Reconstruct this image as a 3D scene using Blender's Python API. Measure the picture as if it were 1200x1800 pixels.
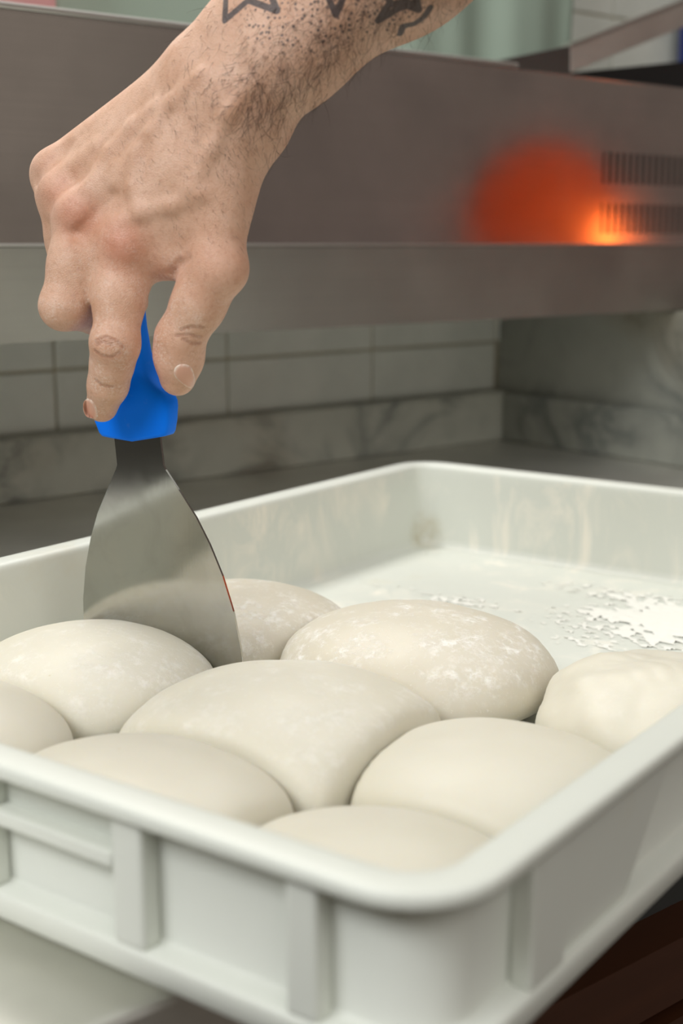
import bpy, bmesh, math, random
import numpy as np
from mathutils import Vector, Matrix
from mathutils.bvhtree import BVHTree

for o in list(bpy.data.objects):
    bpy.data.objects.remove(o, do_unlink=True)
SC = bpy.context.scene
COL = SC.collection
random.seed(7)
RNG = np.random.default_rng(7)

# ------------------------------------------------------------------ camera
CAM_Z = 0.2245                    # camera height over the counter top
F_PX = 2350.0
PITCH = math.atan(472 / F_PX)
cam = bpy.data.cameras.new('camera')
cam.sensor_width = 36.0
cam.sensor_fit = 'AUTO'
cam.lens = F_PX / 1800 * 36.0
cam.clip_start = 0.02
cam.dof.use_dof = True
cam.dof.focus_distance = 0.635
cam.dof.aperture_fstop = 7.4
cam_ob = bpy.data.objects.new('camera', cam)
COL.objects.link(cam_ob)
cam_ob.location = (0, 0, CAM_Z)
cam_ob.rotation_euler = (math.pi / 2 - PITCH, 0, 0)
SC.camera = cam_ob

# ------------------------------------------------------------------ light
world = bpy.data.worlds.new('room_light')
SC.world = world
world.use_nodes = True
bgn = world.node_tree.nodes['Background']
bgn.inputs[0].default_value = (1.0, 0.975, 0.925, 1)
bgn.inputs[1].default_value = 0.58

def area_light(name, loc, target, sx, sy, power, color):
    l = bpy.data.lights.new(name, 'AREA')
    l.shape = 'RECTANGLE'; l.size = sx; l.size_y = sy
    l.energy = power; l.color = color
    o = bpy.data.objects.new(name, l); COL.objects.link(o)
    o.location = loc
    o.rotation_euler = (Vector(target) - Vector(loc)).to_track_quat('-Z', 'Y').to_euler()
    return o
area_light('key_light', (-1.00, -0.45, 1.25), (-0.02, 0.62, 0.10), 1.0, 0.6, 17.5, (0.97, 0.985, 1.0))  # unseen key light from the upper left, no window stands there
area_light('wall_lamp', (-0.299, 1.111, 0.97), (-0.05, 0.60, 0.0), 0.9, 0.06, 8.0, (1.0, 0.98, 0.95))
area_light('front_fill', (0.85, -0.90, 1.20), (0.0, 0.5, 0.05), 1.2, 0.8, 8.0, (1.0, 0.98, 0.95))  # added fill from the front right to brighten the box sides, no real fixture

SC.view_settings.view_transform = 'Standard'
SC.view_settings.look = 'None'
SC.view_settings.exposure = 0.20
SC.view_settings.gamma = 1.0
SC.view_settings.use_curve_mapping = False
SC.cycles.use_denoising = True
SC.cycles.max_bounces = 8

# ------------------------------------------------------------------ frames
def ray(u, v):
    x = (u - 600) / F_PX; z = -(v - 900) / F_PX
    c, s = math.cos(PITCH), math.sin(PITCH)
    return np.array([x, c + z * s, -s + z * c])
def P(u, v, Y):
    r = ray(u, v); p = r * (Y / r[1]); p[2] += CAM_Z
    return p
WA = math.radians(50.8)
WQ = np.array([math.sin(WA), math.cos(WA), 0.0])       # along the back wall, to the right
WN = np.array([-math.cos(WA), math.sin(WA), 0.0])      # into the back wall
def wall_pt(q, n, z): return WQ * q + WN * n + np.array([0, 0, z])
TA = math.radians(36.0)
TS = np.array([math.sin(TA), math.cos(TA), 0.0])       # long side of the dough box
TT = np.array([-math.cos(TA), math.sin(TA), 0.0])      # short side
T0 = np.array([0.0268, 0.292, 0.0])
def tray_pt(s, t, z): return T0 + TS * s + TT * t + np.array([0, 0, z])
LS_, LT_ = .600, .400
WALL_N, WALL_Q = 1.0932, 1.1275        # back wall distance, inner corner

# ------------------------------------------------------------------ helpers
def new_mesh(name, verts, faces, mat=None, parent=None, smooth=False, autosharp=None):
    me = bpy.data.meshes.new(name)
    me.from_pydata([tuple(map(float, v)) for v in verts], [], [tuple(map(int, f)) for f in faces])
    me.update()
    if smooth:
        me.polygons.foreach_set('use_smooth', [True] * len(me.polygons))
    if autosharp is not None:
        me.set_sharp_from_angle(angle=math.radians(autosharp))
    o = bpy.data.objects.new(name, me); COL.objects.link(o)
    if mat: me.materials.append(mat)
    if parent: o.parent = parent
    return o
def tag(o, label, cat=None, group=None, kind=None):
    o['label'] = label
    if cat: o['category'] = cat
    if group: o['group'] = group
    if kind: o['kind'] = kind
    return o
def empty(name):
    o = bpy.data.objects.new(name, None); COL.objects.link(o); o.empty_display_size = 0.05
    return o
def fix_normals(o):
    bm = bmesh.new(); bm.from_mesh(o.data)
    bmesh.ops.recalc_face_normals(bm, faces=bm.faces[:]); bm.to_mesh(o.data); bm.free()
def bevel(o, w, seg=2):
    m = o.modifiers.new('bevel', 'BEVEL'); m.width = w; m.segments = seg; m.limit_method = 'ANGLE'
    m.angle_limit = math.radians(40)
    return m
BOXF = [(0, 3, 2, 1), (4, 5, 6, 7), (0, 1, 5, 4), (1, 2, 6, 5), (2, 3, 7, 6), (3, 0, 4, 7)]
def frame_box(name, fn, a0, a1, b0, b1, z0, z1, mat, parent=None, bev=0.0):
    """box in a frame: fn(a, b, z) -> world point"""
    v = [fn(a0, b0, z0), fn(a1, b0, z0), fn(a1, b1, z0), fn(a0, b1, z0),
         fn(a0, b0, z1), fn(a1, b0, z1), fn(a1, b1, z1), fn(a0, b1, z1)]
    o = new_mesh(name, v, BOXF, mat, parent); fix_normals(o)
    if bev: bevel(o, bev)
    return o
def prism(name, pts, vec, mat, parent=None, bev=0.0):
    """polygon (3-D points) extruded by a vector"""
    n = len(pts); vec = np.array(vec)
    v = list(pts) + [np.array(p) + vec for p in pts]
    f = [tuple(range(n))[::-1], tuple(range(n, 2 * n))] + [(i, (i + 1) % n, n + (i + 1) % n, n + i) for i in range(n)]
    o = new_mesh(name, v, f, mat, parent); fix_normals(o)
    if bev: bevel(o, bev)
    return o

# ------------------------------------------------------------------ materials
class NT:
    def __init__(s, name):
        s.m = bpy.data.materials.new(name); s.m.use_nodes = True
        s.t = s.m.node_tree; s.b = s.t.nodes['Principled BSDF']
        s._tc = None
    def n(s, typ, **kw):
        nd = s.t.nodes.new(typ)
        for k, v in kw.items(): setattr(nd, k, v)
        return nd
    def link(s, a, b): s.t.links.new(a, b)
    def coord(s, scale=(1, 1, 1), rot=(0, 0, 0)):
        tc = s.n('ShaderNodeTexCoord'); mp = s.n('ShaderNodeMapping')
        mp.inputs['Scale'].default_value = scale; mp.inputs['Rotation'].default_value = rot
        s.link(tc.outputs['Object'], mp.inputs[0]); return mp.outputs[0]
    def noise(s, scale, detail=4, rough=.5, vec=None, dist=0.0):
        nd = s.n('ShaderNodeTexNoise'); nd.inputs['Scale'].default_value = scale
        nd.inputs['Detail'].default_value = detail; nd.inputs['Roughness'].default_value = rough
        nd.inputs['Distortion'].default_value = dist
        s.link(vec if vec is not None else s.coord(), nd.inputs['Vector']); return nd.outputs[0]
    def ramp(s, fac, stops):
        nd = s.n('ShaderNodeValToRGB'); r = nd.color_ramp
        while len(r.elements) < len(stops): r.elements.new(0.5)
        for e, (p, c) in zip(r.elements, stops):
            e.position = p; e.color = (c, c, c, 1) if isinstance(c, (int, float)) else (*c, 1)
        s.link(fac, nd.inputs[0]); return nd.outputs[0]
    def math(s, op, a, b=None, c=None, clamp=False):
        nd = s.n('ShaderNodeMath', operation=op); nd.use_clamp = clamp
        for i, x in enumerate((a, b, c)):
            if x is None: continue
            if isinstance(x, (int, float)): nd.inputs[i].default_value = x
            else: s.link(x, nd.inputs[i])
        return nd.outputs[0]
    def sstep(s, val, lo, hi):
        nd = s.n('ShaderNodeMapRange', interpolation_type='SMOOTHSTEP')
        s.link(val, nd.inputs[0]); nd.inputs[1].default_value = lo; nd.inputs[2].default_value = hi
        return nd.outputs[0]
    def mix(s, fac, a, b, blend='MIX'):
        nd = s.n('ShaderNodeMix', data_type='RGBA', blend_type=blend)
        for i, x in ((0, fac), (6, a), (7, b)):
            if isinstance(x, (int, float)): nd.inputs[i].default_value = x
            elif isinstance(x, tuple): nd.inputs[i].default_value = (*x, 1)
            else: s.link(x, nd.inputs[i])
        return nd.outputs[2]
    def attr(s, name): return s.n('ShaderNodeAttribute', attribute_name=name).outputs['Fac']
    def bump(s, h, strength=.3, dist=.001, normal=None):
        nd = s.n('ShaderNodeBump'); nd.inputs['Strength'].default_value = strength
        nd.inputs['Distance'].default_value = dist; s.link(h, nd.inputs['Height'])
        if normal is not None: s.link(normal, nd.inputs['Normal'])
        s.link(nd.outputs[0], s.b.inputs['Normal']); return nd.outputs[0]
    def set(s, **kw):
        for k, v in kw.items():
            i = s.b.inputs[k.replace('_', ' ')]
            if isinstance(v, (int, float)): i.default_value = v
            elif isinstance(v, tuple): i.default_value = (*v, 1) if len(v) == 3 and i.type == 'RGBA' else v
            else: s.link(v, i)
        return s
def srgb(r, g, b):
    f = lambda c: (c / 255 / 12.92) if c / 255 <= .04045 else ((c / 255 + .055) / 1.055) ** 2.4
    return (f(r), f(g), f(b))

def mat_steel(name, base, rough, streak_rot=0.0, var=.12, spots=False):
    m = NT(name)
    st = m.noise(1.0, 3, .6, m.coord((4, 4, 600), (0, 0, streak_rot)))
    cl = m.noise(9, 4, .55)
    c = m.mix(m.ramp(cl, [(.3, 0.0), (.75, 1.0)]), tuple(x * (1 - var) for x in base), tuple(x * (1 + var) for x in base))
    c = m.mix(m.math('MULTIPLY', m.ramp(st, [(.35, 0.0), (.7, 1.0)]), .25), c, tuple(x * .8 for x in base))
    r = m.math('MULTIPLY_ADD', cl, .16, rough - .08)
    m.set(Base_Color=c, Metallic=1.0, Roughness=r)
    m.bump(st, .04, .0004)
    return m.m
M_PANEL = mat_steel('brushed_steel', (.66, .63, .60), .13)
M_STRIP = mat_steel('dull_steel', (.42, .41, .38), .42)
M_TOP = mat_steel('counter_steel', (.80, .79, .74), .50)
def simple(name, col, rough=.5, metal=0.0, **kw):
    m = NT(name); m.set(Base_Color=col, Roughness=rough, Metallic=metal, **kw); return m.m
M_BLACK = simple('black_rubber', (.008, .008, .008), .6)
M_DARK = simple('cavity_shade', (.035, .035, .032), .8)  # near-black that paints the shade of the vents and the drawer gap
M_BRIGHT = simple('bright_steel_edge', (.62, .60, .57), .3, 1.0)

def mat_tile():
    m = NT('glazed_tile')
    f = m.noise(14, 5, .6)
    c = m.mix(m.ramp(f, [(.35, 0.0), (.7, 1.0)]), srgb(214, 217, 208), srgb(230, 232, 223))
    m.set(Base_Color=c, Roughness=.28); m.bump(m.noise(20, 2), .08, .001); return m.m
def mat_grout():
    m = NT('old_grout')
    c = m.mix(m.noise(20, 4), srgb(160, 152, 128), srgb(196, 190, 170))
    m.set(Base_Color=c, Roughness=.9); return m.m
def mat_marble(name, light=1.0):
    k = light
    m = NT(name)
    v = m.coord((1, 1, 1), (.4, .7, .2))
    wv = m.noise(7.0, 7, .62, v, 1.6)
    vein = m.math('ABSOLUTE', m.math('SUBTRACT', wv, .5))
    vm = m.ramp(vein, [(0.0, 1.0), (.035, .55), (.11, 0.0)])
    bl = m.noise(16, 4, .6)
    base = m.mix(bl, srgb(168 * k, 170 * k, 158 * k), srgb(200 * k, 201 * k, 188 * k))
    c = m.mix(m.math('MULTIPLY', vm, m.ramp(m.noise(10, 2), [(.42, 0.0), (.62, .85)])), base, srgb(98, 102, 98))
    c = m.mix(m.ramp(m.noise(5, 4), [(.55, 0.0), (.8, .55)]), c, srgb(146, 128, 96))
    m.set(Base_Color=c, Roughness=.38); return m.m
M_TILE, M_GROUT, M_MARBLE = mat_tile(), mat_grout(), mat_marble('grey_marble')

def mat_plastic():
    m = NT('white_food_plastic')
    n1 = m.noise(26, 6, .65, m.coord((1, 1, .45)), .8)
    n2 = m.noise(6, 4, .6)
    flour = m.math('MULTIPLY', m.ramp(n1, [(.50, 0.0), (.66, 1.0)]), m.ramp(n2, [(.42, 0.0), (.6, .8)]))
    stain = m.ramp(m.noise(9, 5, .7), [(.60, 0.0), (.78, .35)])
    base = m.mix(stain, srgb(216, 219, 210), srgb(205, 196, 168))
    inner = m.attr('inner')
    vd = m.n('ShaderNodeVectorMath', operation='DISTANCE')
    fc = tray_pt(LS_ - .024, LT_ - .024, .012)
    tcs = m.n('ShaderNodeTexCoord'); m.link(tcs.outputs['Object'], vd.inputs[0]); vd.inputs[1].default_value = tuple(fc)
    cs = m.math('MULTIPLY', m.sstep(vd.outputs['Value'], .022, .003), m.ramp(m.noise(120, 4), [(.35, .2), (.7, 1.0)]))
    base = m.mix(m.math('MULTIPLY', cs, .5), base, srgb(170, 150, 92))
    c = m.mix(m.math('MULTIPLY', flour, inner), base, srgb(246, 240, 226))
    m.set(Base_Color=c, Roughness=m.math('MULTIPLY_ADD', m.math('MULTIPLY', flour, inner), .3, .42),
          Subsurface_Weight=.12, Subsurface_Radius=(.02, .02, .018), Subsurface_Scale=.25)
    m.bump(n1, .06, .0006)
    return m.m
M_PLASTIC = mat_plastic()

def mat_dough(name, flour_amt, tint=(208, 203, 184)):
    m = NT(name)
    big = m.noise(14, 4, .55)
    base = m.mix(m.ramp(big, [(.3, 0.0), (.72, 1.0)]), srgb(*tint), srgb(tint[0] + 7, tint[1] + 8, tint[2] + 12))
    n1 = m.noise(170, 8, .75)
    n2 = m.noise(34, 6, .7)
    geo = m.n('ShaderNodeNewGeometry'); sep = m.n('ShaderNodeSeparateXYZ'); m.link(geo.outputs['Normal'], sep.inputs[0])
    up = m.sstep(sep.outputs[2], .05, .75)
    fl = m.math('MULTIPLY', m.math('MULTIPLY', m.ramp(n1, [(.46, 0.0), (.60, 1.0)]), m.ramp(n2, [(.47, .0), (.60, 1.0)])),
                m.math('MULTIPLY', up, flour_amt), clamp=True)
    fine = m.math('MULTIPLY', m.ramp(m.noise(420, 3, .7), [(.62, 0.0), (.72, 1.0)]), .55 * min(1, flour_amt + .15))
    fl2 = m.math('MAXIMUM', fl, fine)
    c = m.mix(fl2, base, srgb(236, 234, 227))
    speck = m.ramp(m.noise(260, 2, .5), [(.20, 1.0), (.255, 0.0)])
    c = m.mix(m.math('MULTIPLY', speck, .35), c, srgb(190, 165, 120))
    m.set(Base_Color=c, Roughness=m.math('MULTIPLY_ADD', fl2, .35, .52),
          Subsurface_Weight=.35, Subsurface_Radius=(.012, .0085, .005), Subsurface_Scale=.5)
    h = m.math('ADD', m.math('MULTIPLY', fl2, .9), m.math('MULTIPLY', m.noise(300, 3, .6), .25))
    m.bump(h, .35, .0007)
    return m.m
# ------------------------------------------------------------------ setting
def structure(o, label=None):
    o['kind'] = 'structure'
    if label: o['label'] = label
    return o
# back wall: grout bed with tiles, marble skirting
TILE = 0.188
q_joint0 = WALL_Q - 0.0 - 3 * TILE - 4 * TILE
wb = structure(frame_box('wall_back', wall_pt, -0.9, 2.6, WALL_N + .006, WALL_N + .10, -.9, 1.9, M_GROUT), 'grubby pale tiled wall behind the counter')
def tile_mesh(w, h, t=.008):
    o = frame_box('tile', lambda a, b, z: WQ * a + WN * b + np.array([0, 0, z]), 0, w, 0, t, 0, h, M_TILE)
    bm = bmesh.new(); bm.from_mesh(o.data)
    bmesh.ops.bevel(bm, geom=bm.edges[:], offset=.0012, segments=1, affect='EDGES'); bm.to_mesh(o.data); bm.free()
    return o
def tile_rows(z0, h, q_from, n, parent):
    proto = tile_mesh(TILE - .0025, h - .0025)
    for i in range(n):
        o = proto if i == 0 else proto.copy()
        if i: COL.objects.link(o)
        o.location = wall_pt(q_from + i * TILE, WALL_N + .0035, z0)
        o.parent = parent
tile_rows(.0580, .0560, WALL_Q - 7 * TILE, 7, wb)
for k in range(4):
    tile_rows(.1140 + k * TILE, TILE, WALL_Q - 7 * TILE, 12, wb)
sk = structure(frame_box('baseboard_back', wall_pt, WALL_Q - 1.5, WALL_Q, WALL_N - .016, WALL_N + .006, 0, .0575, M_MARBLE, None, .003), 'grey marble upstand along the foot of the tiled wall')
# low marble side wall under the cabinet
ws = structure(frame_box('wall_side', wall_pt, WALL_Q + .004, WALL_Q + .05, WALL_N - .30, WALL_N + .006, 0, .157, mat_marble('shaded_grey_marble', .82), None, .002), 'low marble side wall under the end of the steel cabinet')  # same marble toned down, the side's shade put into its colour
structure(frame_box('baseboard_side', wall_pt, WALL_Q - .010, WALL_Q + .004, WALL_N - .30, WALL_N - .0165, 0, .056, mat_marble('shaded_side_marble', .8), None, .003), 'marble upstand along the foot of the side wall')  # marble darkened in colour to match the shaded side wall
fl = structure(frame_box('floor', lambda a, b, z: np.array([a, b, z]), -3, 4, -2, 2.8, -.95, -.90, simple('floor_tile', srgb(96, 90, 82), .5)))

M_WALL = simple('kitchen_wall', srgb(158, 148, 140), .7)
M_WALL2 = simple('dim_kitchen_wall', srgb(88, 86, 80), .7)
XYZ = lambda a, b, z: np.array([a, b, z])
structure(frame_box('wall_left', XYZ, -1.75, -1.65, -1.8, .30, -.9, 1.6, M_WALL2))
structure(frame_box('wall_front', XYZ, -1.65, 1.75, -1.9, -1.8, -.9, 1.6, M_WALL))
structure(frame_box('wall_right', XYZ, 1.75, 1.85, -1.8, 2.3, -.9, 1.6, M_WALL))

# counter: steel top, gap with its shade painted dark, brown drawer fronts
CE = 0.3195
ct = empty('work_counter'); ct.location = wall_pt(.3, CE, -.9); 
def under(parent, o):
    o.parent = parent; o.matrix_parent_inverse = Matrix.Translation(parent.location).inverted()
    return o
tag(ct, 'long stainless steel work counter carrying the white dough box', 'counter')
under(ct, frame_box('worktop', wall_pt, -.08, 1.75, CE, WALL_N + .006, -.030, 0, M_TOP, None, .003))
under(ct, frame_box('carcass', wall_pt, -.06, 1.73, CE + .022, WALL_N, -.86, -.030, M_DARK))  # carcass coloured dark for the shade under the worktop
M_EDGE = simple('worn_aluminium', (.55, .52, .48), .5, .6)
M_BROWN = NT('dark_brown_wood')
_w = M_BROWN.noise(6, 6, .6, M_BROWN.coord((1, 1, 18)))
M_BROWN.set(Base_Color=M_BROWN.mix(_w, srgb(52, 28, 16), srgb(74, 42, 24)), Roughness=.35)
for i, (z0, z1) in enumerate(((-.329 + CAM_Z + .002, -.294 + CAM_Z), (-.70, -.329 + CAM_Z - .004))):
    for k in range(2):
        q0 = -.05 + k * .895
        d = under(ct, frame_box('drawer_front', wall_pt, q0, q0 + .891, CE + .001, CE + .022, z0, z1 - .0025, M_BROWN.m))
        e = frame_box('edge_strip', wall_pt, q0, q0 + .891, CE, CE + .022, z1 - .0025, z1, M_EDGE)
        e.parent = d; e.matrix_parent_inverse = d.matrix_parent_inverse.copy()
for k in range(4):
    under(ct, frame_box('leg', wall_pt, *( (-.04, .01) if k % 2 else (1.64, 1.69)), *((CE + .05, CE + .10) if k < 2 else (WALL_N - .12, WALL_N - .07)), -.90, -.86, M_DARK))

# ------------------------------------------------------------------ steel cabinet over the back of the counter
PN = 0.84
Z_BOT, Z_MID, Z_TOP = CAM_Z - .066, CAM_Z, CAM_Z + .1479
cab = empty('steel_cabinet'); cab.location = wall_pt(.8, PN, Z_BOT)
tag(cab, 'long stainless steel counter cabinet with slotted vents above the marble wall', 'cabinet')
QL, QR = -.75, 1.75
V0, V1 = .9985, 1.30
xs = [QL, V0, V1, QR]
zs = [Z_MID, CAM_Z + .0094, CAM_Z + .0370, CAM_Z + .0551, CAM_Z + .0832, Z_TOP]
verts, faces = [], []
for z in zs:
    for q in xs: verts.append(wall_pt(q, PN, z))
for j in range(5):
    for i in range(3):
        if i == 1 and j in (1, 3): continue
        a = j * 4 + i; faces.append((a, a + 1, a + 5, a + 4))
fp = new_mesh('front_panel', verts, faces, M_PANEL)
sm = fp.modifiers.new('thickness', 'SOLIDIFY'); sm.thickness = .0025; sm.offset = -1
under(cab, fp)
nb = 31
bar = None
for j in (1, 3):
    for i in range(nb):
        q = V0 + (i + .62) * (V1 - V0) / nb
        if bar is None:
            bar = frame_box('vent_bar', lambda a, b, z: WQ * a + WN * b + np.array([0, 0, z]), -.0030, .0030, -.0024, -.0002, 0, .0281, M_PANEL)
            o = bar
        else:
            o = bar.copy(); COL.objects.link(o)
        o.location = wall_pt(q, PN + .0027, zs[j] - .0002); o.parent = cab
        o.matrix_parent_inverse = Matrix.Translation(cab.location).inverted()
under(cab, frame_box('vent_shade_block', wall_pt, V0 - .01, V1 + .01, PN + .012, PN + .03, zs[1] - .004, zs[4] + .004, M_DARK))  # dark block painting the shade behind the vent bars
# folded bottom edge bead, lower strip leaning back, body
under(cab, frame_box('edge_bead', wall_pt, QL, QR, PN - .0015, PN + .004, Z_MID - .0022, Z_MID, M_BRIGHT, None, .0008))
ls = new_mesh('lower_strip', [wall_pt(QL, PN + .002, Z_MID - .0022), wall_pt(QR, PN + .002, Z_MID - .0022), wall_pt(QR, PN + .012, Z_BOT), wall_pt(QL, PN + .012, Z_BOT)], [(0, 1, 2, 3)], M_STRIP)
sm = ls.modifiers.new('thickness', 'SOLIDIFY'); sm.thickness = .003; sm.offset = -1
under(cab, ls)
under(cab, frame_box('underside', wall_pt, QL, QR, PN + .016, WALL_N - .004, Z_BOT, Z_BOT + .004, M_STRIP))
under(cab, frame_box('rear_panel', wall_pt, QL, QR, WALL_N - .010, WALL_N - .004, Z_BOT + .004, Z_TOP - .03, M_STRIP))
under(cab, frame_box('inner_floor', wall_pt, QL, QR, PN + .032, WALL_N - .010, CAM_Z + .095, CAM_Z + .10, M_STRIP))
for q in (QL, QR - .004):
    under(cab, frame_box('side_panel', wall_pt, q, q + .004, PN + .003, WALL_N - .010, Z_BOT + .004, Z_TOP - .002, M_PANEL))
rail = under(cab, frame_box('top_rail', wall_pt, QL, .882, PN - .001, PN + .018, Z_TOP + .0002, Z_TOP + .0050, M_BRIGHT, None, .0015))
under(cab, frame_box('folded_lip', wall_pt, QL, QR, PN - .0008, PN + .024, Z_TOP - .0012, Z_TOP, M_PANEL))

# raised lid frame and things seen over the top of the cabinet
def at_n(u, v, n):
    r = ray(u, v); p = r * (n / (r @ WN)); p[2] += CAM_Z
    return p
lid = empty('lid_frame'); lid.location = at_n(930, 130, PN + .05)
tag(lid, 'angled flat steel bar of a raised lid frame on top of the cabinet', 'lid frame')
n1 = PN + .05
under(lid, prism('hinge_plate', [at_n(850, 112, n1), at_n(1002, 80, n1), at_n(1002, 134, n1 ), at_n(850, 150, n1)], WN * .012, mat_steel('grey_plate', (.20, .20, .19), .4)))
a0, a1 = at_n(1002, 79, n1), at_n(1002, 128, n1)
b0, b1 = at_n(1290, -34, n1), at_n(1290, 12, n1)
under(lid, prism('side_bar', [a0, b0, b1, a1], WN * .010, mat_steel('dull_lid_steel', (.74, .71, .66), .5), None, .001))
under(lid, prism('bar_edge', [a0 + WN * -.001 + np.array([0, 0, .001]), b0 + WN * -.001 + np.array([0, 0, .001]), b0 - WN * .001 - np.array([0, 0, .0025]), a0 - WN * .001 - np.array([0, 0, .0025])], WN * .013, M_BRIGHT))
sl = tag(prism('rubber_seal', [at_n(1000, 128, n1 + .03), at_n(1300, 98, n1 + .03), at_n(1300, 190, n1 + .03), at_n(1000, 160, n1 + .03)], WN * .05, M_BLACK), 'black rubber edge behind the right end of the cabinet top', 'seal')
gc = NT('pale_green_cloth')
gc.set(Base_Color=gc.mix(gc.noise(5, 4), srgb(150, 166, 152), srgb(172, 188, 172)), Roughness=.85)
# hanging cloth with folds
def cloth(name, u0, u1, n, z0, z1, mat, amp, seed):
    q0, q1 = at_n(u0, 60, n) @ WQ, at_n(u1, 60, n) @ WQ
    nx, nz = 90, 14
    v, f = [], []
    rs = np.random.default_rng(seed); ph = rs.uniform(0, 6.28, 5); fr = np.array([9, 17, 31, 46, 70])
    for j in range(nz + 1):
        for i in range(nx + 1):
            x = i / nx; zz = j / nz
            w = sum(np.sin(x * fr[k] * (q1 - q0) * 1.4 + ph[k] + zz * (k - 2) * .9) / (k + 1.5) for k in range(5))
            gate = 1 / (1 + math.exp(-(x - .60) * 18))
            v.append(wall_pt(q0 + (q1 - q0) * x, n + amp * w * (.12 + .88 * gate), z0 + (z1 - z0) * zz))
    for j in range(nz):
        for i in range(nx):
            a = j * (nx + 1) + i; f.append((a, a + 1, a + nx + 2, a + nx + 1))
    o = new_mesh(name, v, f, mat, None, True)
    m = o.modifiers.new('thickness', 'SOLIDIFY'); m.thickness = .002
    return o
tag(cloth('hanging_cloth', 93, 1010, 1.03, CAM_Z + .102, CAM_Z + .62, gc.m, .014, 4), 'pale green cloth hanging in loose folds behind the steel cabinet', 'cloth')
tag(frame_box('pink_carton', wall_pt, at_n(-260, 10, .98) @ WQ, at_n(89, 10, .98) @ WQ, .97, 1.075, CAM_Z + .1005, CAM_Z + .34, simple('pink_card', srgb(208, 150, 148), .7), None, .002), 'pale pink carton at the left behind the steel cabinet top', 'carton')
tag(frame_box('blue_strip', wall_pt, at_n(1193, 70, 1.08) @ WQ, at_n(1193, 70, 1.08) @ WQ + .06, 1.074, 1.081, CAM_Z + .1005, CAM_Z + .30, simple('blue_paint', srgb(24, 40, 104), .5), None, .002), 'dark blue upright strip against the tiles at the top right', 'strip')

# ------------------------------------------------------------------ dough box
RIM_Z = CAM_Z - .1605
LS, LT = .600, .400
def rrect(inset, z, r0=.034, rmin=.010, seg=8):
    r = max(r0 - inset, rmin); pts = []
    for cs, ct_, a0 in ((LS - inset - r, LT - inset - r, 0), (inset + r, LT - inset - r, 90), (inset + r, inset + r, 180), (LS - inset - r, inset + r, 270)):
        for k in range(seg + 1):
            an = math.radians(a0 + 90 * k / seg)
            pts.append((cs + r * math.cos(an), ct_ + r * math.sin(an), z))
    # split the long sides so that they can bow a little
    return pts
prof = [(.030, .0030), (.0262, .0036), (.0240, .0058), (.0230, .0095), (.0205, .054), (.0202, .0600), (.0196, .0625), (.0182, .0637), (.0165, .0640),
        (.0072, .0640), (.0056, .0635), (.0050, .0622), (.0050, .0600), (.0054, .0590), (.0064, .0586), (.0130, .0584), (.0152, .0570), (.0160, .0195),
        (.0145, .0180), (.0090, .0176), (.0078, .0168), (.0075, .0155), (.0075, .0092), (.0086, .0082), (.0180, .0080), (.0190, .0010), (.0200, .0)]
dz = RIM_Z - .064
rings = [rrect(i, z + (dz if z > 0 else 0)) for i, z in prof]
nr = len(rings[0]); verts = []; faces = []
for rg in rings: verts += [tray_pt(*p) for p in rg]
for k in range(len(rings) - 1):
    for i in range(nr):
        j = (i + 1) % nr
        faces.append((k * nr + i, k * nr + j, (k + 1) * nr + j, (k + 1) * nr + i))
faces.append(tuple(range(nr))); faces.append(tuple(range((len(rings) - 1) * nr, len(rings) * nr))[::-1])
box = empty('dough_box'); box.location = tray_pt(.3, .2, 0)
tag(box, 'white plastic dough box with rounded rim and ribbed outer walls on the counter', 'dough box')
sh = new_mesh('shell', verts, faces, M_PLASTIC, None, True, 50); fix_normals(sh)
at = sh.data.attributes.new('inner', 'FLOAT', 'POINT')
at.data.foreach_set('value', [1.0 if k < 6 else .12 for k in range(len(rings)) for _ in range(nr)])
under(box, sh)
def solve_t(u, s, z):
    lo, hi = 0.0, .45
    for _ in range(40):
        m = (lo + hi) / 2
        if pix(tray_pt(s, m, z))[0] > u: lo = m
        else: hi = m
    return lo
def solve_s(u, t, z):
    lo, hi = 0.0, .6
    for _ in range(40):
        m = (lo + hi) / 2
        if pix(tray_pt(m, t, z))[0] < u: lo = m
        else: hi = m
    return lo
def pix(p):
    x, y, z = p[0], p[1], p[2] - CAM_Z
    d = y * math.cos(PITCH) - z * math.sin(PITCH); w = y * math.sin(PITCH) + z * math.cos(PITCH)
    return 600 + F_PX * x / d, 900 - F_PX * w / d
tr1, tr2, tr3 = solve_t(235, .004, .03), solve_t(180, .004, .03), solve_t(540, .004, .03)
tr4 = solve_t(484, .004, .03)
rib_t = [(tr1, tr2), (tr3, tr4), (tr2 + .055, tr2 + .068), (tr2 + .14, tr2 + .153)]
zf0, zf1 = .0172 + dz, .0588 + dz
for a, b in rib_t:
    under(box, frame_box('rib', tray_pt, .0080, .0158, a, b, zf0, zf1, M_PLASTIC, None, .0015))
    under(box, frame_box('rib', tray_pt, LS - .0158, LS - .0080, a, b, zf0, zf1, M_PLASTIC, None, .0015))
under(box, frame_box('cross_flange', tray_pt, .0082, .0158, tr2, tr2 + .055, .0405 + dz, .0460 + dz, M_PLASTIC, None, .0012))
under(box, frame_box('cross_flange', tray_pt, .0082, .0158, tr2 + .068, tr2 + .14, .0405 + dz, .0460 + dz, M_PLASTIC, None, .0012))
sr1, sr2 = solve_s(958, .004, .03), solve_s(1018, .004, .03)
for a, b in ((sr1, sr2), (.30, .312), (.42, .432), (.53, .542)):
    under(box, frame_box('rib', tray_pt, a, b, .0080, .0158, zf0, zf1, M_PLASTIC, None, .0015))
    under(box, frame_box('rib', tray_pt, a, b, LT - .0158, LT - .0080, zf0, zf1, M_PLASTIC, None, .0015))
g0, g1 = solve_s(1112, .008, .018), solve_s(1200, .008, .045)
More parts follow.
